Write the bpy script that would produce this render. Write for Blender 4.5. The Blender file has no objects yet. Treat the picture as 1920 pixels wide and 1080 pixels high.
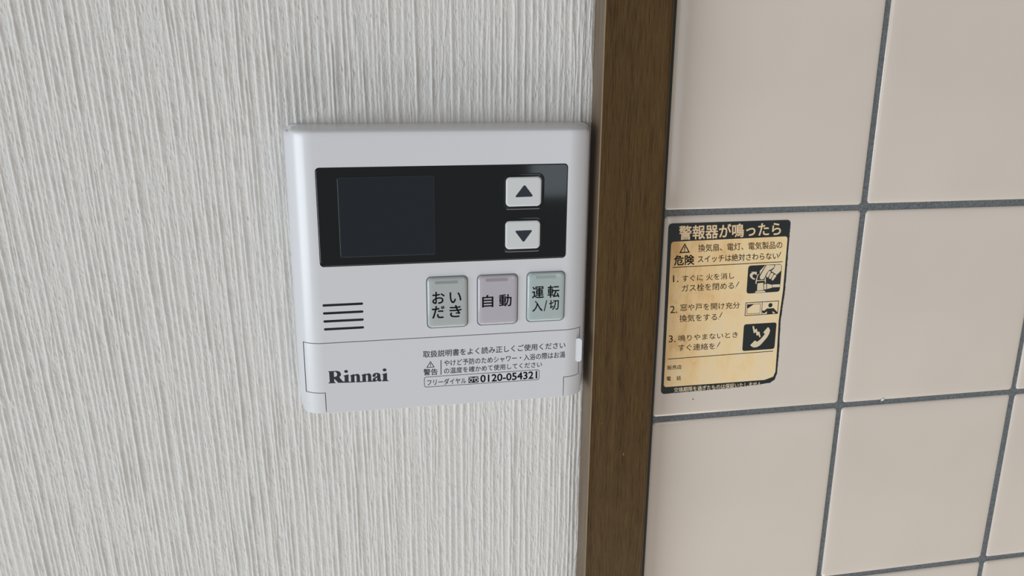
import bpy, bmesh, math, random
import numpy as np
from mathutils import Matrix, Vector

# ------------------------------------------------------------------ camera, world, lights, exposure
SC = bpy.context.scene
COL = SC.collection
MM = 0.001

cam_data = bpy.data.cameras.new('camera')
cam_data.sensor_width = 36.0
cam_data.lens = 1580.0 * 36.0 / 1920.0
cam_data.clip_start = 0.01
cam = bpy.data.objects.new('camera', cam_data)
COL.objects.link(cam)
RIGHT = (0.9804009, -0.19683104, 0.0084622)
DOWN = (-0.04497542, -0.26542427, -0.96308212)
FWD = (0.19181053, 0.94382599, -0.26907476)
cam.matrix_world = Matrix(((RIGHT[0], -DOWN[0], -FWD[0], -0.23867475),
                           (RIGHT[1], -DOWN[1], -FWD[1], -0.34911042),
                           (RIGHT[2], -DOWN[2], -FWD[2], 0.06842645),
                           (0, 0, 0, 1)))
SC.camera = cam

world = bpy.data.worlds.new('room_light')
SC.world = world
world.use_nodes = True
bg = world.node_tree.nodes['Background']
bg.inputs['Color'].default_value = (1.0, 0.93, 0.86, 1)
bg.inputs['Strength'].default_value = 0.325


def area(name, loc, target, w, h, power, col):
    l = bpy.data.lights.new(name, 'AREA')
    l.shape = 'RECTANGLE'
    l.size, l.size_y = w, h
    l.energy = power
    l.color = col
    o = bpy.data.objects.new(name, l)
    COL.objects.link(o)
    o.location = loc
    d = Vector(target) - Vector(loc)
    o.rotation_euler = d.to_track_quat('-Z', 'Y').to_euler()
    return o


# daylight through the window of the room, to the left of the panel and a little lower
area('left_window_daylight', (-3.80, -2.40, -0.45), (0.0, -1.6, -0.30), 3.2, 2.0, 152.0, (0.84, 0.93, 1.0))
# second, smaller window behind the photographer, to the right: its reflection shows in the corner of the black panel
area('rear_window_daylight', (0.32, -1.50, 0.26), (0.32, 0, 0.26), 0.30, 1.0, 1.9, (0.80, 0.92, 1.0))
# added fill lamp below the view, brightens the lower wall like floor bounce
area('low_fill', (0.05, -0.80, -1.50), (-0.05, -0.25, 0.0), 1.1, 0.9, 11.0, (1.0, 0.97, 0.93))

SC.view_settings.view_transform = 'Standard'
SC.view_settings.look = 'None'
SC.view_settings.gamma = 1.0
SC.view_settings.use_curve_mapping = False
SC.view_settings.exposure = 0.0


# ------------------------------------------------------------------ helpers
def material(name, col, rough=0.5, spec=0.5, coat=0.0):
    m = bpy.data.materials.new(name)
    m.use_nodes = True
    b = m.node_tree.nodes['Principled BSDF']
    b.inputs['Base Color'].default_value = (*col, 1)
    b.inputs['Roughness'].default_value = rough
    b.inputs['Specular IOR Level'].default_value = spec
    b.inputs['Coat Weight'].default_value = coat
    b.inputs['Coat Roughness'].default_value = 0.05
    return m


class NT:
    def __init__(self, m):
        self.t = m.node_tree
        self.b = self.t.nodes['Principled BSDF']

    def n(self, kind, **k):
        o = self.t.nodes.new(kind)
        for a, v in k.items():
            if a in o.inputs:
                o.inputs[a].default_value = v
            else:
                setattr(o, a, v)
        return o

    def l(self, a, b):
        self.t.links.new(a, b)

    def coords(self, scale, kind='Object'):
        tc = self.n('ShaderNodeTexCoord')
        mp = self.n('ShaderNodeMapping')
        mp.inputs['Scale'].default_value = scale
        self.l(tc.outputs[kind], mp.inputs['Vector'])
        return mp.outputs['Vector']

    def noise(self, scale, detail=3.0, s=1.0, rough=0.5):
        t = self.n('ShaderNodeTexNoise')
        t.inputs['Scale'].default_value = s
        t.inputs['Detail'].default_value = detail
        t.inputs['Roughness'].default_value = rough
        self.l(self.coords(scale), t.inputs['Vector'])
        return t.outputs['Fac']

    def ramp(self, fac, stops):
        r = self.n('ShaderNodeValToRGB')
        e = r.color_ramp.elements
        while len(e) < len(stops):
            e.new(0.5)
        for el, (p, c) in zip(e, stops):
            el.position = p
            el.color = (*c, 1)
        self.l(fac, r.inputs['Fac'])
        return r.outputs['Color']

    def bump(self, fac, strength, dist):
        b = self.n('ShaderNodeBump')
        b.inputs['Strength'].default_value = strength
        b.inputs['Distance'].default_value = dist
        self.l(fac, b.inputs['Height'])
        self.l(b.outputs['Normal'], self.b.inputs['Normal'])


ORIGIN = {}


def empty(name, loc, label, cat, group=None):
    o = bpy.data.objects.new(name, None)
    o.empty_display_size = 0.02
    COL.objects.link(o)
    o.location = loc
    o['label'] = label
    o['category'] = cat
    if group:
        o['group'] = group
    ORIGIN[o] = Vector(loc)
    return o


def obj(name, verts, faces, mat, parent=None, smooth=False, label=None, origin=None):
    """verts in world millimetres (x, y, z); the mesh origin goes to its bounding-box centre."""
    v = np.array(verts, dtype=float) * MM
    c = (v.min(0) + v.max(0)) / 2 if origin is None else np.array(origin) * MM
    me = bpy.data.meshes.new(name)
    me.from_pydata([tuple(p) for p in (v - c)], [], faces)
    me.validate()
    if smooth is True:
        me.polygons.foreach_set('use_smooth', [True] * len(me.polygons))
    elif smooth:
        flags = [bool(smooth(p)) for p in me.polygons]
        me.polygons.foreach_set('use_smooth', flags)
    me.materials.append(mat)
    o = bpy.data.objects.new(name, me)
    COL.objects.link(o)
    if parent is not None:
        o.parent = parent
        o.location = Vector(c) - ORIGIN[parent]
    else:
        o.location = Vector(c)
    ORIGIN[o] = Vector(c)
    if label:
        o['label'] = label
    return o


def rrect(x0, x1, z0, z1, r, n=6):
    """rounded rectangle, counter-clockwise seen from the front (-Y)"""
    r = max(0.02, min(r, (x1 - x0) / 2 - 1e-3, (z1 - z0) / 2 - 1e-3))
    pts = []
    for cx, cz, a0 in ((x1 - r, z0 + r, -90), (x1 - r, z1 - r, 0), (x0 + r, z1 - r, 90), (x0 + r, z0 + r, 180)):
        for i in range(n + 1):
            a = math.radians(a0 + 90 * i / n)
            pts.append((cx + r * math.cos(a), cz + r * math.sin(a)))
    return pts


def loft(name, loops, mat, parent, cap=True, back=False, label=None, smooth=True):
    """loops: list of (2D points, y in mm), back to front"""
    n = len(loops[0][0])
    V, F = [], []
    for pts, y in loops:
        V += [(p[0], y, p[1]) for p in pts]
    for k in range(len(loops) - 1):
        a, b = k * n, (k + 1) * n
        for i in range(n):
            j = (i + 1) % n
            F.append((a + i, a + j, b + j, b + i))
    nside = len(F)
    if cap:
        off = len(V)
        V += V[-n:]
        F.append(tuple(range(off, off + n)))
    if back:
        F.append(tuple(reversed(range(n))))
    o = obj(name, V, F, mat, parent, label=label)
    if smooth:
        for i, p in enumerate(o.data.polygons):
            p.use_smooth = i < nside
    return o


def fill_polys(outers, y, holes=()):
    """triangulated flat faces at depth y for any (also concave, also holed) outlines"""
    V, F = [], []
    for k, out in enumerate(outers):
        bm = bmesh.new()
        loops = [out] + [h for h in holes if _inside(h[0], out)]
        edges = []
        for lp in loops:
            vs = [bm.verts.new((p[0], y, p[1])) for p in lp]
            for i in range(len(vs)):
                edges.append(bm.edges.new((vs[i], vs[(i + 1) % len(vs)])))
        bmesh.ops.triangle_fill(bm, edges=edges, use_beauty=True, use_dissolve=False, normal=(0, -1, 0))
        bm.normal_update()
        for f in bm.faces:
            if f.normal.y > 0:
                f.normal_flip()
        bm.verts.index_update()
        off = len(V)
        V += [tuple(v.co) for v in bm.verts]
        F += [tuple(off + v.index for v in f.verts) for f in bm.faces]
        bm.free()
    return V, F


def _inside(p, poly):
    c = False
    for i in range(len(poly)):
        a, b = poly[i], poly[i - 1]
        if (a[1] > p[1]) != (b[1] > p[1]) and p[0] < (b[0] - a[0]) * (p[1] - a[1]) / (b[1] - a[1]) + a[0]:
            c = not c
    return c


def flat(name, outers, y, mat, parent, holes=(), label=None):
    V, F = fill_polys(outers, y, holes)
    return obj(name, V, F, mat, parent, label=label)


def slab(name, outline, y0, y1, mat, parent, label=None, bevel=0.0):
    """flat piece with real thickness; y1 is the front"""
    V, F = fill_polys([outline], y1)
    n = len(outline)
    off = len(V)
    V += [(p[0], y1, p[1]) for p in outline] + [(p[0], y0, p[1]) for p in outline]
    area2 = sum(outline[i - 1][0] * outline[i][1] - outline[i][0] * outline[i - 1][1] for i in range(n))
    for i in range(n):
        j = (i + 1) % n
        q = (off + i, off + n + i, off + n + j, off + j)
        F.append(q if area2 > 0 else tuple(reversed(q)))
    return obj(name, V, F, mat, parent, label=label)


def ellipse(cx, cz, rx, rz, n=18):
    return [(cx + rx * math.cos(2 * math.pi * i / n), cz + rz * math.sin(2 * math.pi * i / n)) for i in range(n)]


def stroke(a, b, w):
    dx, dz = b[0] - a[0], b[1] - a[1]
    l = math.hypot(dx, dz)
    nx, nz = -dz / l * w / 2, dx / l * w / 2
    return [(a[0] - nx, a[1] - nz), (b[0] - nx, b[1] - nz), (b[0] + nx, b[1] + nz), (a[0] + nx, a[1] + nz)]


def inset_quad(q, d):
    cx = sum(p[0] for p in q) / len(q)
    cz = sum(p[1] for p in q) / len(q)
    w = (max(p[0] for p in q) - min(p[0] for p in q)) / 2
    h = (max(p[1] for p in q) - min(p[1] for p in q)) / 2
    return [(cx + (p[0] - cx) * (w - d) / w, cz + (p[1] - cz) * (h - d) / h) for p in q]


def text_geo(s, bold, quad, y):
    """glyph outlines of the built-in font, fitted into the four corners of the printed line"""
    cu = bpy.data.curves.new('lettering', 'FONT')
    cu.body = s
    cu.size = 1.0
    cu.resolution_u = 3
    cu.fill_mode = 'FRONT'
    o = bpy.data.objects.new('lettering', cu)
    COL.objects.link(o)
    dg = bpy.context.evaluated_depsgraph_get()
    me = bpy.data.meshes.new_from_object(o.evaluated_get(dg))
    n = len(me.vertices)
    co = np.zeros(n * 3)
    me.vertices.foreach_get('co', co)
    co = co.reshape(-1, 3)[:, :2]
    F = [tuple(p.vertices) for p in me.polygons]
    bpy.data.objects.remove(o)
    bpy.data.curves.remove(cu)
    bpy.data.meshes.remove(me)
    lo, hi = co.min(0), co.max(0)
    u = ((co - lo) / (hi - lo))
    bl, br, tr, tl = [np.array(p) for p in quad]
    U, W = u[:, :1], u[:, 1:]
    P = bl * (1 - U) * (1 - W) + br * U * (1 - W) + tr * U * W + tl * (1 - U) * W
    V = [(p[0], y, p[1]) for p in P]
    if bold > 0:                                  # heavier strokes: the same outlines set again, slightly shifted
        r = bold * np.linalg.norm(tl - bl)
        G0, F0 = P, list(F)
        for k, (dx, dz) in enumerate(((1, 0), (-1, 0), (0, 1), (0, -1), (.7, .7), (-.7, .7), (.7, -.7), (-.7, -.7))):
            o = len(V)
            V += [(p[0] + dx * r, y - 0.003 * (k + 1), p[1] + dz * r) for p in G0]
            F += [tuple(o + i for i in f) for f in F0]
    return V, F


def lettering(name, item, y, mat, parent):
    s, bold, quad = item
    V, F = text_geo(s, bold, quad, y)
    return obj(name, V, F, mat, parent)


# ------------------------------------------------------------------ materials
M_paper = material('embossed_wallpaper', (0.645, 0.632, 0.612), 0.85, 0.25)
t = NT(M_paper)
t.bump(t.noise((1250, 1250, 480), 3.0, 1.0, 0.6), 0.9, 0.0003)

M_plaster = material('plaster', (0.7, 0.69, 0.66), 0.9, 0.2)

M_grout = material('grey_grout', (0.115, 0.125, 0.13), 0.9, 0.2)
t = NT(M_grout)
t.l(t.ramp(t.noise((900, 900, 900), 4.0, 1.0, 0.65), [(0.25, (0.075, 0.085, 0.09)), (0.75, (0.19, 0.205, 0.215))]), t.b.inputs['Base Color'])
t.bump(t.noise((1200, 1200, 1200), 3.0), 0.6, 0.0002)

M_sealant = material('dark_sealant', (0.035, 0.036, 0.030), 0.7, 0.2)
M_tile = material('cream_glazed_tile', (0.66, 0.58, 0.51), 0.12, 0.5)
t = NT(M_tile)
t.l(t.ramp(t.noise((14, 14, 14), 2.0), [(0.3, (0.62, 0.55, 0.487)), (0.7, (0.66, 0.585, 0.522))]), t.b.inputs['Base Color'])
t.bump(t.noise((45, 45, 45), 2.0), 0.10, 0.001)

M_wood = material('dark_brown_woodgrain', (0.07, 0.045, 0.022), 0.5, 0.18)
t = NT(M_wood)
f1 = t.noise((1700, 1700, 75), 4.0, 1.0, 0.75)
f2 = t.noise((260, 260, 7), 3.0, 1.0, 0.55)
mx = t.n('ShaderNodeMix')
mx.data_type = 'FLOAT'
mx.inputs[0].default_value = 0.27
t.l(f1, mx.inputs[2])
t.l(f2, mx.inputs[3])
t.l(t.ramp(mx.outputs[0], [(0.34, (0.022, 0.010, 0.003)), (0.45, (0.064, 0.034, 0.010)), (0.58, (0.092, 0.053, 0.017)), (0.74, (0.125, 0.077, 0.030))]), t.b.inputs['Base Color'])
t.bump(f1, 0.25, 0.0002)
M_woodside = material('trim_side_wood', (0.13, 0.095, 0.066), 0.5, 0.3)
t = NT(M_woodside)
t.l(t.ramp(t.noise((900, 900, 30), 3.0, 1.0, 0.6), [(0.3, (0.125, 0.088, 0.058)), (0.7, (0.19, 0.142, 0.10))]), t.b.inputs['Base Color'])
M_woodedge = material('worn_wood_edge', (0.24, 0.165, 0.095), 0.5, 0.3)

M_white = material('white_plastic', (0.62, 0.625, 0.65), 0.27, 0.5)
M_black = material('glossy_black_panel', (0.0018, 0.0050, 0.0068), 0.06, 0.5)
M_screen = material('smoked_display_window', (0.007, 0.0115, 0.018), 0.12, 0.5)
M_screenline = material('display_outline', (0.022, 0.03, 0.036), 0.3, 0.5)
M_silver = material('silver_button', (0.60, 0.61, 0.62), 0.35, 0.5)
M_grey_print = material('dark_grey_print', (0.028, 0.033, 0.044), 0.5, 0.2)
M_black_print = material('black_print', (0.003, 0.004, 0.006), 0.7, 0.08)
M_slot = material('speaker_slot_dark', (0.010, 0.012, 0.016), 0.6, 0.3)
M_green1 = material('pale_green_resin', (0.40, 0.43, 0.425), 0.10, 0.5)
M_mauve = material('pale_mauve_resin', (0.44, 0.41, 0.455), 0.10, 0.5)
M_green2 = material('pale_aqua_resin', (0.39, 0.455, 0.45), 0.10, 0.5)
M_gap_shade = material('button_gap_shade', (0.20, 0.205, 0.21), 0.5)  # shade in the gap around each function button, put into a grey ring
M_lamp = {0: material('unlit_lamp_grey_green', (0.25, 0.275, 0.27), 0.3),
          1: material('unlit_lamp_grey_mauve', (0.29, 0.265, 0.295), 0.3),
          2: material('unlit_lamp_grey_aqua', (0.30, 0.35, 0.345), 0.3)}

M_border = material('sticker_black_ink', (0.014, 0.020, 0.020), 0.4, 0.4)
M_sticker = material('yellowed_sticker_paper', (0.5, 0.37, 0.2), 0.5, 0.35)
t = NT(M_sticker)
tc = t.n('ShaderNodeTexCoord')
sep = t.n('ShaderNodeSeparateXYZ')
t.l(tc.outputs['Object'], sep.inputs[0])
ma = t.n('ShaderNodeMath', operation='MULTIPLY_ADD')
ma.inputs[1].default_value = 9.0
ma.inputs[2].default_value = 0.44
t.l(sep.outputs['X'], ma.inputs[0])
mz = t.n('ShaderNodeMath', operation='MULTIPLY_ADD')
mz.inputs[1].default_value = -2.6
t.l(sep.outputs['Z'], mz.inputs[0])
t.l(ma.outputs[0], mz.inputs[2])
nz = t.noise((85, 85, 48), 5.0, 1.0, 0.66)
mn = t.n('ShaderNodeMath', operation='MULTIPLY_ADD')
mn.inputs[1].default_value = 1.7
t.l(nz, mn.inputs[0])
t.l(mz.outputs[0], mn.inputs[2])
ms = t.n('ShaderNodeMath', operation='SUBTRACT')
ms.inputs[1].default_value = 0.79
t.l(mn.outputs[0], ms.inputs[0])
t.l(t.ramp(ms.outputs[0], [(0.0, (0.64, 0.38, 0.15)), (0.3, (0.82, 0.57, 0.285)), (0.6, (0.84, 0.645, 0.375)), (1.0, (0.77, 0.65, 0.465))]), t.b.inputs['Base Color'])
M_cream_print = material('cream_print', (0.78, 0.58, 0.36), 0.5, 0.3)
M_cream_dull = material('cream_print_dull', (0.72, 0.60, 0.42), 0.5, 0.3)
M_brown_print = material('dark_brown_print', (0.026, 0.018, 0.010), 0.5, 0.15)
M_speck = material('dark_speck', (0.10, 0.08, 0.07), 0.8, 0.2)
M_chip = material('white_chip', (0.75, 0.74, 0.72), 0.5, 0.3)

# printed lines and marks: corner positions in millimetres on their own plane
DATA={'cover_text': [('取扱説明書をよく読み正しくご使用ください',0.009,[(-208.85,-54.8),(-147.49,-54.39),(-147.56,-51.46),(-208.79,-51.83)]),('やけど予防のためシャワー・入浴の際はお湯',0.008,[(-200.11,-59.19),(-147.47,-58.7),(-147.55,-55.8),(-200.07,-56.45)]),('の温度を確かめて使用してください',0.008,[(-200.15,-62.58),(-157.7,-62.4),(-157.75,-59.8),(-200.12,-59.98)]),('警告',0.012,[(-208.81,-62.7),(-202.91,-62.82),(-202.87,-59.99),(-208.75,-59.83)]),('フリーダイヤル',0.01,[(-207.39,-67.38),(-190.79,-67.57),(-190.77,-64.9),(-207.34,-64.68)])],'cover_num': [('0120-054321',0.03,[(-184.55,-67.51),(-159.82,-67.41),(-159.87,-64.1),(-184.55,-64.26)])],'b1': [('お',0.017,[(-204.69,-31.16),(-199.7,-31.26),(-199.64,-26.24),(-204.61,-26.18)]),('い',0.017,[(-197.54,-31.21),(-192.76,-31.22),(-192.72,-26.64),(-197.49,-26.64)]),('だ',0.017,[(-204.89,-37.42),(-199.83,-37.51),(-199.76,-32.29),(-204.8,-32.21)]),('き',0.017,[(-197.61,-37.31),(-192.74,-37.34),(-192.7,-32.26),(-197.55,-32.24)])],'b2': [('自',0.017,[(-183.92,-33.72),(-179.37,-33.72),(-179.38,-28.54),(-183.92,-28.55)]),('動',0.017,[(-176.79,-33.67),(-171.64,-33.7),(-171.68,-28.59),(-176.81,-28.57)])],'b3': [('運',0.015,[(-162.73,-30.84),(-157.76,-30.83),(-157.86,-25.86),(-162.81,-25.86)]),('転',0.015,[(-156.03,-30.89),(-151.05,-30.9),(-151.17,-25.63),(-156.14,-25.66)]),('入',0.015,[(-162.57,-36.7),(-158.23,-36.7),(-158.31,-32.13),(-162.64,-32.17)]),('/',0.0,[(-157.65,-36.73),(-156.12,-36.76),(-156.22,-31.98),(-157.74,-31.97)]),('切',0.015,[(-155.27,-36.33),(-151.13,-36.31),(-151.23,-32.02),(-155.36,-32.05)])],'lamps': [[(-203.46,-22.84),(-194.1,-22.86),(-194.09,-21.64),(-203.45,-21.85)],[(-182.44,-22.76),(-173.24,-22.8),(-173.25,-21.48),(-182.44,-21.68)],[(-161.28,-22.56),(-152.61,-22.43),(-152.64,-21.09),(-161.3,-21.36)]],'st_title': [('警報器が鳴ったら',0.02,[(-91.11,-12.17),(-41.47,-11.63),(-42.11,-5.49),(-91.53,-5.78)])],'st_text': [('危険',0.026,[(-92.74,-23.97),(-83.17,-23.94),(-83.49,-19.36),(-93.04,-19.37)]),('換気扇、電灯、電気製品の',0.005,[(-81.57,-18.09),(-40.07,-18.01),(-40.43,-14.51),(-81.82,-14.57)]),('スイッチは絶対さわらない',0.009,[(-81.46,-23.16),(-41.57,-23.01),(-41.91,-19.69),(-81.71,-19.76)]),('1.',0.0035,[(-92.81,-31.84),(-90.25,-31.83),(-90.46,-28.62),(-93.01,-28.64)]),('すぐに 火を消し',0.0035,[(-88.44,-31.91),(-62.84,-31.51),(-63.1,-28.49),(-88.65,-28.73)]),('ガス栓を閉める',0.0035,[(-88.3,-36.68),(-62.61,-36.39),(-62.89,-33.09),(-88.53,-33.27)]),('2.',0.0035,[(-93.3,-46.63),(-89.89,-46.66),(-90.11,-43.15),(-93.52,-43.13)]),('窓や戸を開け充分',0.0035,[(-88.42,-45.94),(-58.78,-46.04),(-59.06,-42.87),(-88.65,-42.49)]),('換気をする',0.0035,[(-88.44,-51.24),(-69.81,-51.3),(-70.07,-47.95),(-88.67,-47.73)]),('3.',0.0035,[(-93.07,-60.83),(-89.75,-60.84),(-89.97,-57.53),(-93.28,-57.47)]),('鳴りやまないとき',0.0035,[(-88.31,-60.75),(-58.58,-60.47),(-58.83,-57.53),(-88.52,-57.59)]),('すぐ連絡を',0.0035,[(-88.16,-65.5),(-69.72,-65.65),(-69.97,-62.44),(-88.38,-62.16)]),('販売店',0.009,[(-92.99,-74.49),(-85.86,-74.55),(-86.0,-72.4),(-93.12,-72.35)]),('電',0.009,[(-93.02,-80.02),(-90.84,-80.07),(-90.97,-77.98),(-93.15,-77.97)]),('話',0.009,[(-87.98,-80.11),(-85.81,-80.15),(-85.95,-77.98),(-88.12,-77.94)])],'st_foot': [('交換期限を過ぎたものは保証いたしません',0.015,[(-88.9,-86.16),(-43.93,-86.02),(-44.15,-83.7),(-89.06,-83.76)])],'bangs': [[(-40.57,-19.62),(-41.75,-22.62)],[(-60.29,-33.06),(-62.07,-36.21)],[(-67.52,-47.59),(-69.16,-51.05)],[(-67.39,-62.17),(-69.07,-65.43)]],'st_outer': [(-96.56,-4.56),(-37.07,-4.6),(-36.48,-38.45),(-37.2,-52.99),(-36.48,-68.16),(-36.34,-80.05),(-37.27,-83.3),(-39.69,-84.93),(-58.51,-86.09),(-95.42,-86.66)],'st_inner': [(-94.87,-12.92),(-37.89,-12.31),(-37.58,-38.4),(-38.28,-52.93),(-37.63,-68.09),(-37.35,-79.16),(-38.27,-81.71),(-42.62,-83.07),(-58.98,-83.14),(-94.27,-83.14)],'tri_s': [(-88.35,-13.73),(-85.55,-18.28),(-90.74,-18.33)],'hr': [[(-93.43,-24.89),(-39.22,-24.36)],[(-92.92,-69.12),(-39.67,-68.5)]],'tri_d': [(-205.78,-56.45),(-204.08,-59.33),(-207.6,-59.34)],'bar_d': [(-201.35,-56.31),(-201.45,-62.87)],'box_d': [(-208.64,-63.53),(-158.73,-63.22),(-158.64,-68.04),(-208.74,-68.25)],'icon_d': [(-189.77,-64.73),(-185.42,-64.66),(-185.43,-67.49),(-189.78,-67.43)],'logo': [(-248.0,-63.48),(-223.62,-64.27),(-223.45,-58.58),(-247.73,-58.1)],'p1_bg': [(-56.33,-25.55),(-39.35,-25.45),(-39.26,-38.85),(-56.12,-39.05)],'p1_light': [[(-47.97,-25.73),(-50.33,-28.31),(-50.26,-29.97),(-49.87,-29.49),(-47.71,-25.74)],[(-47.2,-25.62),(-43.17,-25.79),(-43.49,-26.94),(-44.46,-27.73),(-45.81,-28.25),(-46.74,-29.46),(-47.45,-31.09),(-48.04,-32.23),(-49.06,-32.44),(-49.97,-32.06),(-50.07,-30.98),(-49.34,-29.51)],[(-42.75,-25.64),(-39.94,-25.76),(-39.62,-26.27),(-39.56,-28.6),(-41.56,-30.51),(-44.55,-28.64),(-43.27,-27.36)],[(-46.23,-29.31),(-45.77,-28.58),(-44.9,-28.62),(-44.7,-29.21),(-45.91,-31.66),(-46.72,-31.37),(-46.86,-30.87)],[(-44.76,-29.96),(-44.2,-29.48),(-43.38,-29.77),(-43.33,-30.35),(-44.52,-32.47),(-45.33,-32.19),(-45.39,-31.6)],[(-43.2,-30.69),(-42.63,-30.3),(-41.8,-30.67),(-41.83,-31.25),(-43.3,-33.28),(-43.95,-32.92),(-44.0,-32.41)],[(-54.73,-28.54),(-51.86,-28.66),(-51.71,-30.24),(-52.34,-29.96),(-52.9,-29.61),(-53.81,-30.07),(-53.81,-30.98),(-53.14,-31.67),(-52.35,-31.79),(-52.46,-32.45),(-53.62,-32.15),(-54.74,-31.27),(-55.26,-30.25),(-54.92,-29.27),(-54.08,-28.98)],[(-51.3,-30.01),(-50.62,-29.82),(-50.58,-30.21),(-51.0,-30.35),(-51.4,-32.58),(-51.49,-34.41),(-51.97,-34.48),(-51.98,-32.89)],[(-47.42,-31.43),(-47.05,-31.61),(-46.77,-34.13),(-47.24,-34.19),(-47.34,-33.1),(-51.44,-33.16),(-51.47,-32.75),(-47.46,-32.76)],[(-50.98,-34.27),(-48.04,-34.07),(-47.6,-37.7),(-50.83,-37.79)],[(-47.54,-34.68),(-46.49,-34.64),(-46.23,-37.34),(-47.37,-37.37)],[(-46.14,-34.66),(-43.54,-35.28),(-43.39,-36.72),(-45.89,-37.27)],[(-43.28,-35.21),(-39.49,-35.21),(-39.44,-36.56),(-43.23,-36.55)],[(-51.42,-38.02),(-46.96,-37.98),(-46.56,-38.5),(-46.71,-38.75),(-51.87,-38.79)]],'p2_frame': [(-56.1,-43.39),(-39.12,-43.23),(-39.07,-49.78),(-56.01,-49.95)],'p2_pane': [(-55.33,-44.33),(-48.32,-44.21),(-48.26,-49.16),(-55.04,-49.06)],'p2_mid': [(-47.62,-43.45),(-47.38,-49.74)],'p2_glint': [(-55.19,-44.39),(-51.62,-44.31),(-54.95,-46.4)],'p2_body': [(-44.75,-46.74),(-44.18,-46.88),(-42.18,-46.88),(-41.63,-46.74),(-39.38,-48.96),(-39.39,-49.63),(-40.15,-49.59),(-41.96,-48.28),(-41.67,-49.78),(-44.78,-49.88),(-44.74,-48.27),(-45.91,-49.09),(-47.03,-49.04),(-47.44,-47.59),(-46.3,-47.92)],'p2_head': [(-43.31,-45.32),(-42.24,-45.37)],'p3_bg': [(-55.97,-54.11),(-39.22,-54.04),(-39.07,-67.37),(-55.72,-67.51)],'p3_bolt': [(-51.57,-55.3),(-50.89,-55.12),(-50.15,-57.14),(-49.24,-56.51),(-48.65,-58.31),(-47.78,-58.09),(-46.87,-60.86),(-47.41,-61.1),(-48.1,-59.7),(-48.89,-60.2),(-49.63,-58.25),(-50.55,-58.88)],'p3_phone': [(-43.55,-56.16),(-42.89,-56.6),(-42.26,-57.86),(-42.6,-59.62),(-43.59,-61.47),(-45.1,-63.29),(-46.62,-64.98),(-48.22,-65.9),(-49.89,-66.01),(-51.2,-65.38),(-51.83,-64.66),(-49.66,-62.47),(-48.41,-63.23),(-46.9,-62.09),(-45.63,-60.66),(-44.77,-59.49),(-45.68,-58.75),(-45.07,-57.84)],'tri_up': [(-166.54,17.28),(-162.65,12.11),(-170.66,11.97)],'tri_dn': [(-170.57,-1.7),(-162.77,-1.64),(-166.69,-6.94)],'spots': [(-78.94,-90.45),(23.37,-98.35)]}


# ------------------------------------------------------------------ the wall
def box(x0, x1, y0, y1, z0, z1):
    V = [(x, y, z) for x in (x0, x1) for y in (y0, y1) for z in (z0, z1)]
    F = [(0, 1, 3, 2), (4, 6, 7, 5), (0, 4, 5, 1), (2, 3, 7, 6), (0, 2, 6, 4), (1, 5, 7, 3)]
    return V, F


V, F = box(-800, 420, 2.5, 60, -400, 400)
wall = obj('wall_back', V, F, M_plaster)
wall['kind'] = 'structure'

# wallpaper: vertical strands and crumbly streaks pressed into the paper, as real relief
rng = np.random.default_rng(11)


def grade(a, b, step, far, fstep):
    mid = np.arange(a, b, step)
    lo = np.arange(far[0], a, fstep) if far[0] < a else np.array([])
    hi = np.arange(b, far[1] + fstep / 2, fstep) if far[1] > b else np.array([b])
    return np.concatenate([lo, mid, hi])


xs = np.concatenate([np.arange(-800, -620, 1.2), np.arange(-620, -470, 0.6), np.arange(-470, -378, 0.3), np.arange(-378, -133.6, 0.2)])
zs = grade(-182, 96, 0.55, (-400, 400), 2.5)
NX, NZ = len(xs), len(zs)
H = np.zeros((NZ, NX))


def wander(n, amp, scale_rows):
    k = max(3, int(n / scale_rows) + 3)
    return np.interp(np.arange(n), np.linspace(0, n, k), rng.normal(0, amp, k))


zrow = np.interp(zs, [zs[0], -182, 96, zs[-1]], [0, 500, 1056, 1500])      # row length measure
def tilt(x):
    return np.interp(x, [-640, -360, -260, -200, -134], [0.06, 0.048, 0.015, 0.0, 0.0])


def strand(x0, amp, wl, wr, za=None, zb=None, wob=0.35, lean=0.0):
    """one strand: crisp left flank (width wl), softer right flank (width wr)"""
    global H
    r0, r1 = 0, NZ
    if za is not None:
        r0, r1 = np.searchsorted(zs, [za, zb])
        if r1 - r0 < 4:
            return
    n = r1 - r0
    z = zs[r0:r1]
    c = x0 - (tilt(x0) + lean) * z + wander(n, wob, 55) + wander(n, wob * 0.22, 9)
    a = amp * np.clip(1 + wander(n, 0.45, 40) + wander(n, 0.25, 6), 0.05, 2.0)
    if za is not None:
        e = np.minimum(np.arange(n), np.arange(n)[::-1]) / min(7.0, n / 3.0)
        a = a * np.clip(e, 0, 1)
    i0 = max(0, np.searchsorted(xs, c.min() - 3 * wl))
    i1 = min(NX, np.searchsorted(xs, c.max() + 3 * wr))
    if i1 - i0 < 1:
        return
    d = xs[None, i0:i1] - c[:, None]
    g = np.where(d < 0, np.exp(-(d / wl) ** 2), np.exp(-(d / wr) ** 2))
    H[r0:r1, i0:i1] = np.maximum(H[r0:r1, i0:i1], a[:, None] * g)


x = -805.0
while x < -130:
    strand(x, rng.uniform(0.28, 0.52), rng.uniform(0.26, 0.42), rng.uniform(0.6, 1.3), wob=0.2)
    x += rng.uniform(1.2, 3.4)
Hm = H.copy()
# shorter strands that start and stop
for k in range(2000):
    za = rng.uniform(-300, 200)
    strand(rng.uniform(-760, -130), rng.uniform(0.15, 0.34), rng.uniform(0.2, 0.32), rng.uniform(0.35, 0.75), za, za + rng.uniform(12, 70), 0.3, rng.normal(0, 0.02))
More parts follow.
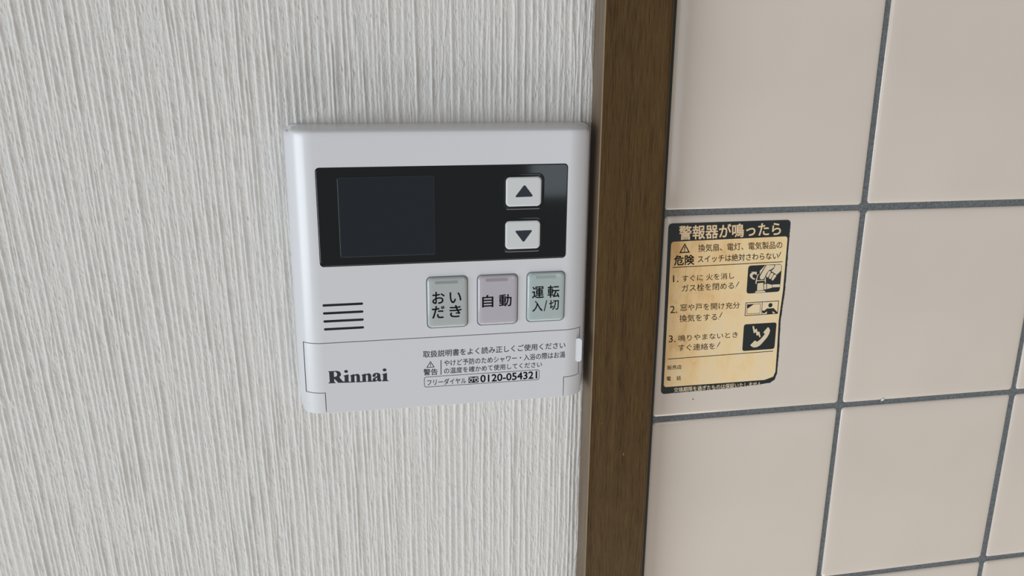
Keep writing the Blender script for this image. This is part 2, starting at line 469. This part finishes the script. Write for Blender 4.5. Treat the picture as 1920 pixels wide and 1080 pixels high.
# crumbly fibres in patches between the strands
px = rng.uniform(-610, -134, 2400)
pz = rng.uniform(-260, 170, 2400)
for cx, cz in zip(px, pz):
    for k in range(rng.integers(10, 26)):
        za = cz + rng.normal(0, 11)
        strand(cx + rng.normal(0, 1.3), rng.uniform(0.10, 0.27), 0.17, rng.uniform(0.2, 0.3), za, za + rng.uniform(2.4, 5.5), 0.07, rng.normal(0.06, 0.07))
H += 0.06 * rng.normal(0, 1, H.shape) * (0.4 + np.interp(xs, [-640, -378, -377], [0.3, 0.5, 1]))[None, :] * 0.5
V3 = np.empty((NZ, NX, 3))
V3[..., 0] = xs[None, :]
V3[..., 1] = -(H - 0.12)
V3[..., 2] = zs[:, None]
V3 *= MM
me = bpy.data.meshes.new('wallpaper')
me.vertices.add(NZ * NX)
me.vertices.foreach_set('co', V3.ravel())
idx = np.arange(NZ * NX).reshape(NZ, NX)
Q = np.stack([idx[:-1, :-1], idx[:-1, 1:], idx[1:, 1:], idx[1:, :-1]], -1).reshape(-1, 4)
me.loops.add(Q.size)
me.loops.foreach_set('vertex_index', Q.ravel().astype(np.int32))
me.polygons.add(len(Q))
me.polygons.foreach_set('loop_start', np.arange(0, Q.size, 4, dtype=np.int32))
me.update(calc_edges=True)
me.polygons.foreach_set('use_smooth', np.ones(len(Q), dtype=bool))
me.materials.append(M_paper)
wp = bpy.data.objects.new('wallpaper', me)
COL.objects.link(wp)
wp.parent = wall
wp.location = -ORIGIN[wall]
ORIGIN[wp] = Vector((0, 0, 0))
wp['label'] = 'white wallpaper embossed with vertical fibre strands'

# grout bed on the right, tiles set proud of it
V, F = box(-104.4, 420, 0.75, 2.5, -400, 400)
obj('grout', V, F, M_grout, wall, label='dark grey grout between the tiles')

J = 1.32                                   # half a joint
half = 50.0 - J
loops = []
for d, y in ((0.0, 2.2), (0.0, 1.0), (0.18, 0.62), (0.6, 0.34), (1.4, 0.17), (2.8, 0.07), (5.0, 0.01), (6.5, 0.0)):
    loops.append((rrect(-half + d, half - d, -half + d, half - d, max(1.6 - d * 0.2, 0.6), 3), y))
proto = loft('tile', loops, M_tile, wall)
tile_mesh = proto.data
COLS, ROWS = range(0, 5), range(-3, 4)
first = True
TILES = {}
rt = random.Random(3)
for c in COLS:
    for r in ROWS:
        centre = Vector(((-50 + 100 * c) * MM, 0, (50 - 100 * r) * MM))
        if first:
            o, first = proto, False
        else:
            o = proto.copy()
            COL.objects.link(o)
        base_y = ORIGIN[proto][1]
        w = Vector((centre.x + rt.uniform(-.0002, .0002), base_y, centre.z + rt.uniform(-.0002, .0002)))
        if (c, r) == (0, 0):
            w.x, w.z = centre.x - 0.0002, centre.z
        if (c, r) == (1, 0):
            w.z = centre.z + 0.0003
        o.location = w - ORIGIN[wall]
        o.rotation_euler = (rt.uniform(-.004, .004), 0, rt.uniform(-.004, .004)) if (c, r) != (0, 1) else (0, 0, 0)
        TILES[(c, r)] = o
        ORIGIN[o] = w
for key in TILES:
    pass
sx, sz = DATA['spots'][0]
loft('speck', [(ellipse(sx, sz, 0.34, 0.4, 10), 0.02), (ellipse(sx, sz, 0.22, 0.26, 10), -0.09)], M_speck, TILES[(0, 1)], label='small dark speck on the glaze')
sx, sz = DATA['spots'][1]
loft('chip', [([(sx - .9, sz - .9), (sx + .7, sz - .7), (sx + 1.1, sz + .2), (sx + .5, sz + .7), (sx - .5, sz + .2)], 0.1),
              ([(sx - .6, sz - .7), (sx + .4, sz - .5), (sx + .8, sz + .2), (sx + .4, sz + .4), (sx - .3, sz + .1)], -0.15)], M_chip, TILES[(1, 1)], label='small white chip at the tile edge')

# wooden trim between wallpaper and tiles
XL, XR, YT = -134.1, -104.7, -14.0
prof = [(XL, 2.5), (XL, YT + 0.35), (XL + 0.12, YT + 0.12), (XL + 0.35, YT), (XR - 2.0, YT), (XR - 1.2, YT + 0.22), (XR - 0.55, YT + 0.75), (XR - 0.15, YT + 1.5), (XR, YT + 2.4), (XR, 2.5)]
V, F = [], []
for z in (-400, 400):
    V += [(p[0], p[1], z) for p in prof]
n = len(prof)
for i in range(n - 1):
    F.append((i, i + 1, n + i + 1, n + i))
F += [tuple(range(n)), tuple(reversed(range(n, 2 * n)))]
trim = obj('trim_1', V, F, M_wood)
trim['kind'] = 'structure'
trim['label'] = 'dark brown woodgrain trim board between wallpaper and tiles'
bm = bmesh.new()
bm.from_mesh(trim.data)
bmesh.ops.recalc_face_normals(bm, faces=bm.faces)
bm.to_mesh(trim.data)
bm.free()
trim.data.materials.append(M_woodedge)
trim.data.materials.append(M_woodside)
for p in trim.data.polygons:
    if p.index in (1, 2):
        p.material_index = 1
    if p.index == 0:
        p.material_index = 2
    if 3 < p.index < 9:
        p.use_smooth = True
V, F = box(XR, -98.6, 0.2, 2.5, -400, 400)
obj('sealant', V, F, M_sealant, trim, label='dark sealant line along the tile edge')
for nx, nz, s in ((-117.7, -108.8, 1.0), (-128.5, -92.6, 0.5)):       # two small nicks in the board
    loft('nick', [([(nx - .25 * s, nz - .9 * s), (nx + .3 * s, nz - .5 * s), (nx + .35 * s, nz + .8 * s), (nx - .1 * s, nz + .5 * s)], YT + .05),
                  ([(nx - .15 * s, nz - .7 * s), (nx + .2 * s, nz - .4 * s), (nx + .25 * s, nz + .6 * s), (nx - .05 * s, nz + .4 * s)], YT - .03)], M_woodedge, trim, label='small pale nick in the wood')

# ------------------------------------------------------------------ the control panel
D = 17.0
X0, X1, Z0, Z1 = -260.3, -136.8, -77.2, 40.6
A_S, A_T, A_B, BD, RC = 11.0, 2.3, 0.4, 11.0, 3.4
panel = empty('control_panel', ((X0 + X1) / 2 * MM, 0, Z0 * MM),
              'white wall-mounted water heater control panel with black display, fixed to wallpaper beside the wooden trim', 'control panel')


def height(x, z):
    tx = max(0.0, 1 - min(x - X0, X1 - x) / A_S)
    tz = max(0.0, 1 - (Z1 - z) / A_T, 1 - (z - Z0) / A_B)
    t_ = min(1.0, math.hypot(tx, tz))
    return D - BD * (1 - math.sqrt(max(0.0, 1 - t_ * t_)))


def corner(x, z):
    dx = max(X0 + RC - x, x - (X1 - RC), 0)
    dz = max(Z0 + RC - z, z - (Z1 - RC), 0)
    if dx > 0 and dz > 0:
        k = max(dx, dz) / math.hypot(dx, dz)
        cx = X0 + RC if x < X0 + RC else X1 - RC
        cz = Z0 + RC if z < Z0 + RC else Z1 - RC
        return cx + (x - cx) * k, cz + (z - cz) * k
    return x, z


G = 0.17                                     # half the seam width
SL, SR, NL, NR = -257.2, -140.45, -249.45, -147.85
ST, SN = -46.0, -67.65
FX0, FX1, FZ0, FZ1 = -249.15, -148.08, ST + G, 36.5
gx = {X0, X1, FX0, FX1}
gz = {Z0, Z1, FZ1}
for s in (SL, SR, NL, NR):
    gx |= {s - G, s + G}
for s in (ST, SN):
    gz |= {s - G, s + G}
for i in range(1, 15):
    ph = math.radians(90 * i / 15)
    gx |= {X0 + A_S * (1 - math.sin(ph)), X1 - A_S * (1 - math.sin(ph))}
for i in range(1, 9):
    ph = math.radians(90 * i / 9)
    gz.add(Z1 - A_T * (1 - math.sin(ph)))
for i in range(1, 6):
    ph = math.radians(90 * i / 6)
    gz.add(Z0 + A_B * (1 - math.sin(ph)) if i > 1 else Z0 + A_B)
gz |= {Z0 + A_B + 0.12, Z0 + A_B + 0.9, Z1 - A_T - 0.12}
for v in np.linspace(FX0, FX1, 12):
    gx.add(float(v))
for v in np.linspace(-66, 34, 10):
    gz.add(float(v))


def uniq(s, keep):
    s = sorted(s)
    out = [s[0]]
    for v in s[1:]:
        if v - out[-1] < 0.04:
            if v in keep:
                out[-1] = v
            continue
        out.append(v)
    return out


kx = {X0, X1, FX0, FX1} | {s + d for s in (SL, SR, NL, NR) for d in (-G, G)}
kz = {Z0, Z1, FZ1} | {s + d for s in (ST, SN) for d in (-G, G)}
kz |= {Z0 + A_B + 0.12, Z1 - A_T - 0.12}
gx, gz = uniq(gx, kx), uniq(gz, kz)


def in_cover(x, z, g):
    return (SL + g < x < SR - g and SN + g < z < ST - g) or (NL + g < x < NR - g and z < ST - g)


def owner(x, z):
    if in_cover(x, z, G * 0.98):
        return 'cover'
    if in_cover(x, z, -G * 0.98):
        return 'seam'
    return 'housing'


GX, GZ = len(gx), len(gz)
own = [[owner((gx[i] + gx[i + 1]) / 2, (gz[j] + gz[j + 1]) / 2) for j in range(GZ - 1)] for i in range(GX - 1)]
mesh = {'housing': ([], [], []), 'cover': ([], [], [])}
cache = {}


def gv(kind, i, j, drop=0.0):
    key = (kind, i, j, drop)
    if key not in cache:
        V = mesh[kind][0]
        x, z = corner(gx[i], gz[j])
        V.append((x, -(height(gx[i], gz[j]) - drop), z))
        cache[key] = len(V) - 1
    return cache[key]


def wallq(kind, p, q, da, db):
    """vertical wall between grid points p and q from drop da to drop db (None = wall plane)"""
    V, F, S = mesh[kind]
    o = len(V)
    for (i, j) in (p, q):
        x, z = corner(gx[i], gz[j])
        hh = height(gx[i], gz[j])
        V.append((x, -(hh - da), z))
        V.append((x, 0.0 if db is None else -(hh - db), z))
    F.append((o, o + 1, o + 3, o + 2))
    S.append(False)


DEEP = 1.6
for i in range(GX - 1):
    for j in range(GZ - 1):
        k = own[i][j]
        cx, cz = (gx[i] + gx[i + 1]) / 2, (gz[j] + gz[j + 1]) / 2
        m = 'housing' if k == 'seam' else k
        dr = DEEP if k == 'seam' else 0.0
        flatzone = FX0 < cx < FX1 and FZ0 < cz < FZ1
        if not flatzone:
            mesh[m][1].append((gv(m, i, j, dr), gv(m, i + 1, j, dr), gv(m, i + 1, j + 1, dr), gv(m, i, j + 1, dr)))
            mesh[m][2].append(True)
        for di, dj, p, q in ((-1, 0, (i, j + 1), (i, j)), (1, 0, (i + 1, j), (i + 1, j + 1)), (0, -1, (i, j), (i + 1, j)), (0, 1, (i + 1, j + 1), (i, j + 1))):
            a, b = i + di, j + dj
            if not (0 <= a < GX - 1 and 0 <= b < GZ - 1):
                wallq(m, q, p, dr, None)
            elif own[a][b] == 'seam' and k != 'seam':
                wallq(m, q, p, 0.0, DEEP)

# the flat front of the housing with its real openings
HOLES = []
PN = (-248.85, -148.25, -14.15, 25.25)
BTN = [(-207.0, -189.75, -42.1, -19.85), (-186.05, -168.6, -42.0, -19.95), (-165.05, -147.95 - 0.35, -41.65, -19.65)]
hole_panel = rrect(*PN, 1.6, 6)
HOLES.append((hole_panel, 1.2))
for b in BTN:
    HOLES.append((rrect(*b, 2.0, 6), 2.2))
SLOTS = [(-248.7, -232.6, -29.95), (-248.68, -232.6, -33.3), (-248.66, -232.6, -36.7), (-248.64, -232.6, -40.05)]
SLW = 1.05
for a, b, z in SLOTS:
    HOLES.append((rrect(a, b, z - SLW / 2, z + SLW / 2, SLW / 2, 5), 1.0))
V, F, S = mesh['housing']
fv, ff = fill_polys([[(FX0, FZ0), (FX1, FZ0), (FX1, FZ1), (FX0, FZ1)]], -D, [h for h, d in HOLES])
o = len(V)
V += fv
F += [tuple(o + k for k in f) for f in ff]
S += [False] * len(ff)
for pts, dep in HOLES:
    o = len(V)
    n = len(pts)
    V += [(p[0], -D, p[1]) for p in pts] + [(p[0], -D + dep, p[1]) for p in pts]
    for i in range(n):
        j = (i + 1) % n
        F.append((o + i, o + j, o + n + j, o + n + i))
        S.append(True)
    V += [(p[0], -D + dep, p[1]) for p in pts]          # floor of the recess
    F.append(tuple(range(o + 2 * n, o + 3 * n)))
    S.append(False)
housing = obj('housing', V, F, M_white, panel)
housing.data.polygons.foreach_set('use_smooth', S[:len(housing.data.polygons)])
V, F, S = mesh['cover']
cover = obj('flip_cover', V, F, M_white, panel, label='white hinged lower cover printed with maker name and notices')
cover.data.polygons.foreach_set('use_smooth', S[:len(cover.data.polygons)])

# black display panel
PF = -D + 0.12
disp = loft('display_panel', [(rrect(PN[0] + .1, PN[1] - .1, PN[2] + .1, PN[3] - .1, 1.5, 6), -D + 1.1),
                              (rrect(PN[0] + .1, PN[1] - .1, PN[2] + .1, PN[3] - .1, 1.5, 6), PF + 0.3),
                              (rrect(PN[0] + .2, PN[1] - .2, PN[2] + .2, PN[3] - .2, 1.4, 6), PF + 0.08),
                              (rrect(PN[0] + .45, PN[1] - .45, PN[2] + .45, PN[3] - .45, 1.2, 6), PF)],
            M_black, panel, label='glossy black display panel')
SCR = (-240.8, -203.1, -10.6, 21.25)
loft('screen', [(rrect(*SCR, 0.7, 4), PF), (rrect(*SCR, 0.7, 4), PF - 0.10),
                (rrect(SCR[0] + .3, SCR[1] - .3, SCR[2] + .3, SCR[3] - .3, 0.5, 4), PF - 0.26)],
     M_screen, disp, label='blank rectangular display window')
flat('screen_outline', [rrect(*SCR, 0.7, 4)], PF - 0.275, M_screenline, disp, holes=[rrect(SCR[0] + .2, SCR[1] - .2, SCR[2] + .2, SCR[3] - .2, 0.55, 4)], label='fine grey outline of the display window')


def arrow(rect, tri):
    x0, x1, z0, z1 = rect
    e = 1.45
    loft('button_surround', [(rrect(x0 - e, x1 + e, z0 - e, z1 + e, 2.6, 6), PF + 0.02),
                             (rrect(x0 - e + .35, x1 + e - .35, z0 - e + .35, z1 + e - .35, 2.4, 6), PF - 0.12),
                             (rrect(x0 - .85, x1 + .85, z0 - .85, z1 + .85, 2.2, 6), PF - 0.22),
                             (rrect(x0 - .45, x1 + .45, z0 - .45, z1 + .45, 1.9, 6), PF - 0.18),
                             (rrect(x0 - .3, x1 + .3, z0 - .3, z1 + .3, 1.8, 6), PF - 0.02)], M_black, disp, cap=False)
    b = loft('arrow_button', [(rrect(x0, x1, z0, z1, 1.7, 6), PF - 0.0), (rrect(x0, x1, z0, z1, 1.7, 6), PF - 0.55),
                              (rrect(x0 + .12, x1 - .12, z0 + .12, z1 - .12, 1.6, 6), PF - 0.75),
                              (rrect(x0 + .4, x1 - .4, z0 + .4, z1 - .4, 1.4, 6), PF - 0.86),
                              (rrect(x0 + .9, x1 - .9, z0 + .9, z1 - .9, 1.1, 6), PF - 0.9)], M_silver, disp)
    cx, cz = sum(p[0] for p in tri) / 3, sum(p[1] for p in tri) / 3
    pts = []
    for k in range(3):                            # softly rounded corners
        p, a, c = tri[k], tri[k - 1], tri[(k + 1) % 3]
        for q in (a, c):
            l = math.hypot(q[0] - p[0], q[1] - p[1])
            pts.append((p[0] + (q[0] - p[0]) * .7 / l, p[1] + (q[1] - p[1]) * .7 / l))
        m = ((pts[-1][0] + pts[-2][0]) / 2, (pts[-1][1] + pts[-2][1]) / 2)
        pts.insert(-1, (m[0] + (p[0] - m[0]) * .35, m[1] + (p[1] - m[1]) * .35))
    pts = [(cx + (p[0] - cx) * 0.97, cz + (p[1] - cz) * 0.97) for p in pts]
    return b, pts


b, pts = arrow((-174.1, -159.48, 8.2, 20.15), DATA['tri_up'])
b['label'] = 'silver button with an upward arrow'
# third level reached: the printed arrows are parts of the display panel
flat('arrow_symbol', [pts], PF - 0.93, M_grey_print, disp, label='dark upward triangle')
b, pts = arrow((-174.2, -159.68, -9.55, 2.2), DATA['tri_dn'])
b['label'] = 'silver button with a downward arrow'
flat('arrow_symbol', [pts], PF - 0.93, M_grey_print, disp, label='dark downward triangle')

# three function buttons
for k, (rect, mat, key, lab) in enumerate(zip(BTN, (M_green1, M_mauve, M_green2), ('b1', 'b2', 'b3'),
                                              ('pale grey-green button for reheating the bath', 'pale mauve button for automatic filling', 'pale aqua on and off button'))):
    x0, x1, z0, z1 = rect
    lp = []
    for d, y in ((.34, 1.9), (.34, 0.0), (.42, -.42), (.66, -.8), (1.15, -1.02), (1.8, -1.12), (2.6, -1.15)):
        lp.append((rrect(x0 + d, x1 - d, z0 + d, z1 - d, max(1.9 - d * .35, .8), 6), -D + y))
    fb = loft('function_button', lp, mat, panel, label=lab)
    flat('gap_shade', [rrect(x0 + .02, x1 - .02, z0 + .02, z1 - .02, 1.95, 6)], -D + .28, M_gap_shade, panel,
         holes=[rrect(x0 + .34, x1 - .34, z0 + .34, z1 - .34, 1.75, 6)], label='grey ring coloured as the shade in the gap around a function button')
    q = DATA['lamps'][k]
    xa, xb = (q[0][0] + q[3][0]) / 2, (q[1][0] + q[2][0]) / 2
    za, zb = (q[0][1] + q[1][1]) / 2, (q[2][1] + q[3][1]) / 2
    flat('indicator_lamp', [rrect(xa, xb, za, zb, .25, 3)], -D - 1.16 - .012, M_lamp[k], fb)
    for it in DATA[key]:
        lettering('lettering', it, -D - 1.18, M_black_print, fb)

# speaker slots
for a, b, z in SLOTS:
    w = SLW / 2 - 0.02
    slab('speaker_slot', rrect(a + .02, b - .02, z - w, z + w, w, 5), -D + 1.0, -D + 0.32, M_slot, panel, label='dark horizontal speaker slot')

# printing on the cover
YP = -D - 0.03
for it in DATA['cover_text']:
    lettering('lettering', it, YP, M_grey_print, cover)
lettering('telephone_number', DATA['cover_num'][0], YP, M_black_print, cover)
q = DATA['box_d']
bx = (q[0][0], q[1][0], (q[2][1] + q[3][1]) / 2, (q[0][1] + q[1][1]) / 2)
flat('outline_box', [rrect(*bx, 1.0, 5)], YP, M_grey_print, cover, holes=[rrect(bx[0] + .22, bx[1] - .22, bx[2] + .22, bx[3] - .22, .8, 5)])
a, b = DATA['bar_d']
flat('divider_line', [stroke(a, b, 0.34)], YP, M_grey_print, cover)


def warning_triangle(tri, y, w, mat, parent):
    cx, cz = sum(p[0] for p in tri) / 3, sum(p[1] for p in tri) / 3
    k = 1 - w / (0.29 * abs(tri[1][0] - tri[2][0]))
    inner = [(cx + (p[0] - cx) * k, cz + (p[1] - cz) * k) for p in tri]
    V, F = fill_polys([tri], y, [inner])
    hgt = max(p[1] for p in tri) - min(p[1] for p in tri)
    for pl in ([(cx - w * .55, cz + hgt * .30), (cx - w * .3, cz - hgt * .07), (cx + w * .3, cz - hgt * .07), (cx + w * .55, cz + hgt * .30)],
               ellipse(cx, cz - hgt * .16, w * .5, w * .5, 8)):
        v2, f2 = fill_polys([pl], y)
        o = len(V)
        V += v2
        F += [tuple(o + i for i in f) for f in f2]
    return obj('warning_symbol', V, F, mat, parent)


warning_triangle(DATA['tri_d'], YP, 0.3, M_grey_print, cover)

# free-call emblem: two loops on a dark block
q = DATA['icon_d']
ix0, ix1, iz0, iz1 = q[0][0], q[1][0], (q[2][1] + q[3][1]) / 2, (q[0][1] + q[1][1]) / 2
em = flat('telephone_emblem', [[(ix0, iz0), (ix1, iz0), (ix1, iz1), (ix0, iz1)]], YP, M_black_print, cover)
iw, ih = ix1 - ix0, iz1 - iz0
rings, cores = [], []
outs, hl = [], []
for fx in (0.25, 0.765):
    cx, cz = ix0 + iw * fx, iz0 + ih * 0.42
    outs.append(ellipse(cx, cz, iw * .19, iw * .19, 20))
    hl.append(ellipse(cx, cz, iw * .125, iw * .125, 20))
V, F = fill_polys(outs, YP - .02, hl)
for pts in ([(0, .80), (.16, .80), (.34, .74), (.5, .62), (.5, .72), (.36, .84), (.18, .90), (0, .88)],
            [(1, .80), (.84, .80), (.66, .74), (.5, .62), (.5, .72), (.64, .84), (.82, .90), (1, .88)]):
    v2, f2 = fill_polys([[(ix0 + iw * a, iz0 + ih * b) for a, b in pts]], YP - .02)
    o = len(V)
    V += v2
    F += [tuple(o + i for i in f) for f in f2]
o = obj('telephone_emblem_loops', V, F, M_white, cover)

# maker's name in heavy serif letters
LO, LSC = DATA['logo'], None
def lg(p):                                     # logo drawing units -> cover plane
    u = (p[0] - 88) / (1795 - 88)
    base = 598 + (534 - 598) * u
    top = 240 + (166 - 240) * u
    w = (base - p[1]) / (base - top)
    bl, br, tr, tl = LO
    f = lambda k: (bl[k] * (1 - u) + br[k] * u) * (1 - w) + (tl[k] * (1 - u) + tr[k] * u) * w
    return (f(0), f(1))


R_ = [(85, 245), (330, 232), (400, 252), (442, 310), (440, 365), (395, 415), (480, 520), (530, 550), (530, 575), (365, 582), (262, 470), (250, 470), (252, 545), (290, 575), (288, 590), (90, 598), (90, 580), (118, 565), (125, 545), (108, 275), (85, 260)]
RH = [(240, 258), (285, 262), (325, 300), (336, 345), (312, 393), (262, 410), (245, 405)]
I_ = [(515, 372), (655, 332), (660, 535), (700, 555), (700, 572), (510, 579), (510, 560), (545, 540), (545, 400), (515, 387)]
N_ = [(705, 365), (820, 322), (825, 352), (880, 322), (930, 322), (970, 352), (980, 400), (985, 530), (1040, 548), (1040, 562), (870, 566), (870, 552), (888, 535), (885, 400), (870, 370), (845, 368), (825, 395), (830, 540), (850, 552), (850, 567), (690, 573), (690, 556), (728, 540), (725, 400), (705, 382)]
A_ = [(1340, 385), (1350, 340), (1400, 300), (1470, 288), (1530, 300), (1568, 340), (1575, 480), (1590, 498), (1612, 490), (1600, 520), (1570, 540), (1520, 540), (1488, 515), (1440, 540), (1380, 548), (1345, 520), (1345, 475), (1390, 430), (1470, 385), (1475, 340), (1455, 318), (1435, 345), (1430, 390), (1390, 412), (1350, 405)]
AH = [(1475, 420), (1435, 455), (1430, 490), (1455, 505), (1478, 490)]
sh = lambda P, dx, dy: [(p[0] + dx, p[1] + dy) for p in P]
el = lambda cx, cy, rx, ry: [(cx + rx * math.cos(a * math.pi / 9), cy + ry * math.sin(a * math.pi / 9)) for a in range(18)]
letters = [R_, I_, el(587, 250, 54, 43), N_, sh(N_, 326, -15), A_, sh(I_, 1104, -43), el(1692, 207, 56, 43)]
flat('maker_name', [[lg(p) for p in L] for L in letters], YP, M_grey_print, cover, holes=[[lg(p) for p in h] for h in (RH, AH)], label='dark grey serif maker name')

# finger tab on the right edge of the cover
hx0, hx1, hz0, hz1 = -142.7, -139.95, -61.3, -50.6
V, F = [], []
pts = rrect(hx0, hx1, hz0, hz1, 1.3, 6)
n = len(pts)
yy = lambda x: -D + 1.55 - 1.15 * (x - hx0) / (hx1 - hx0)
V += [(p[0], -height(p[0], p[1]) + .6, p[1]) for p in pts]
V += [(p[0], yy(p[0]), p[1]) for p in pts]
for i in range(n):
    j = (i + 1) % n
    F.append((i, j, n + j, n + i))
F.append(tuple(range(n, 2 * n)))
obj('finger_tab', V, F, M_white, cover, label='bright raised finger tab')

# ------------------------------------------------------------------ the sticker on the tile
stick = empty('warning_sticker', (-66.5 * MM, 0, -86 * MM),
              'yellowed gas alarm warning sticker with worn black border on cream tile beside wooden trim', 'sticker')
rj = random.Random(8)


def rough(P, seg, amp):
    out = []
    for i in range(len(P)):
        a, b = P[i], P[(i + 1) % len(P)]
        l = math.hypot(b[0] - a[0], b[1] - a[1])
        m = max(1, int(l / seg))
        nx, nz = (b[1] - a[1]) / l, -(b[0] - a[0]) / l
        for k in range(m):
            f = k / m
            w = amp * rj.uniform(-1, .5) if 0 < k and l > 1.5 and a[0] > -94 else 0
            out.append((a[0] + (b[0] - a[0]) * f - nx * w, a[1] + (b[1] - a[1]) * f - nz * w))
    return out


def round_corner(P, idx, r):
    out = []
    for i, p in enumerate(P):
        if i not in idx:
            out.append(p)
            continue
        a, c = P[i - 1], P[(i + 1) % len(P)]
        la, lc = math.hypot(a[0] - p[0], a[1] - p[1]), math.hypot(c[0] - p[0], c[1] - p[1])
        s = (p[0] + (a[0] - p[0]) * r / la, p[1] + (a[1] - p[1]) * r / la)
        e = (p[0] + (c[0] - p[0]) * r / lc, p[1] + (c[1] - p[1]) * r / lc)
        for k in range(6):
            f = k / 5
            out.append(((1 - f) ** 2 * s[0] + 2 * f * (1 - f) * p[0] + f * f * e[0], (1 - f) ** 2 * s[1] + 2 * f * (1 - f) * p[1] + f * f * e[1]))
    return out


outer = rough(round_corner(DATA['st_outer'], (0, 1, 9), 2.1), 0.8, 0.13)
YB = -0.10
border = slab('border', outer, 0.05, YB, M_border, stick, label='worn black printed border')
inner = round_corner(DATA['st_inner'], (0, 1, 9), 1.5)
slab('paper', inner, YB + .02, YB - 0.02, M_sticker, stick, label='yellowed cream sticker paper with brown stains')
YI = YB - 0.045
lettering('title_lettering', DATA['st_title'][0], YI, M_cream_print, stick)
for it in DATA['st_text']:
    lettering('lettering', it, YI, M_brown_print, stick)
lettering('footer_lettering', DATA['st_foot'][0], YI, M_cream_dull, stick)
warning_triangle(DATA['tri_s'], YI, 0.5, M_brown_print, stick)
for a, b in DATA['hr']:
    flat('rule_line', [stroke(a, b, 0.34)], YI, M_brown_print, stick)
for a, b in DATA['bangs']:
    dx, dz = b[0] - a[0], b[1] - a[1]
    mid = (a[0] + dx * .72, a[1] + dz * .72)
    tip = stroke(a, mid, 0.36)
    V, F = fill_polys([tip, ellipse(a[0] + dx * .93, a[1] + dz * .93, .19, .19, 8)], YI)
    obj('exclamation_mark', V, F, M_brown_print, stick)

pic = flat('pictogram', [round_corner(DATA['p1_bg'], (0, 1, 2, 3), 1.5)], YI, M_border, stick, label='black pictogram of a hand closing a gas tap')
flat('drawing', DATA['p1_light'], YI - .03, M_cream_dull, pic)

q = DATA['p2_frame']
V, F = fill_polys([q], YI, [inset_quad(q, .33)])
def add(V, F, geo):
    o = len(V)
    V += geo[0]
    F += [tuple(o + i for i in f) for f in geo[1]]
p = DATA['p2_pane']
add(V, F, fill_polys([p], YI, [inset_quad(p, .2)]))
add(V, F, fill_polys([stroke(*DATA['p2_mid'], .26), DATA['p2_glint'], DATA['p2_body']], YI - .002))
hc, he = DATA['p2_head']
hr_ = math.hypot(he[0] - hc[0], he[1] - hc[1])
add(V, F, fill_polys([ellipse(hc[0], hc[1], hr_, hr_, 16)], YI))
obj('pictogram', V, F, M_border, stick, label='outlined pictogram of a person opening a window')

pic = flat('pictogram', [round_corner(DATA['p3_bg'], (0, 1, 2, 3), 1.3)], YI, M_border, stick, label='black pictogram of a ringing telephone handset')
flat('drawing', [DATA['p3_bolt'], DATA['p3_phone']], YI - .03, M_cream_dull, pic)
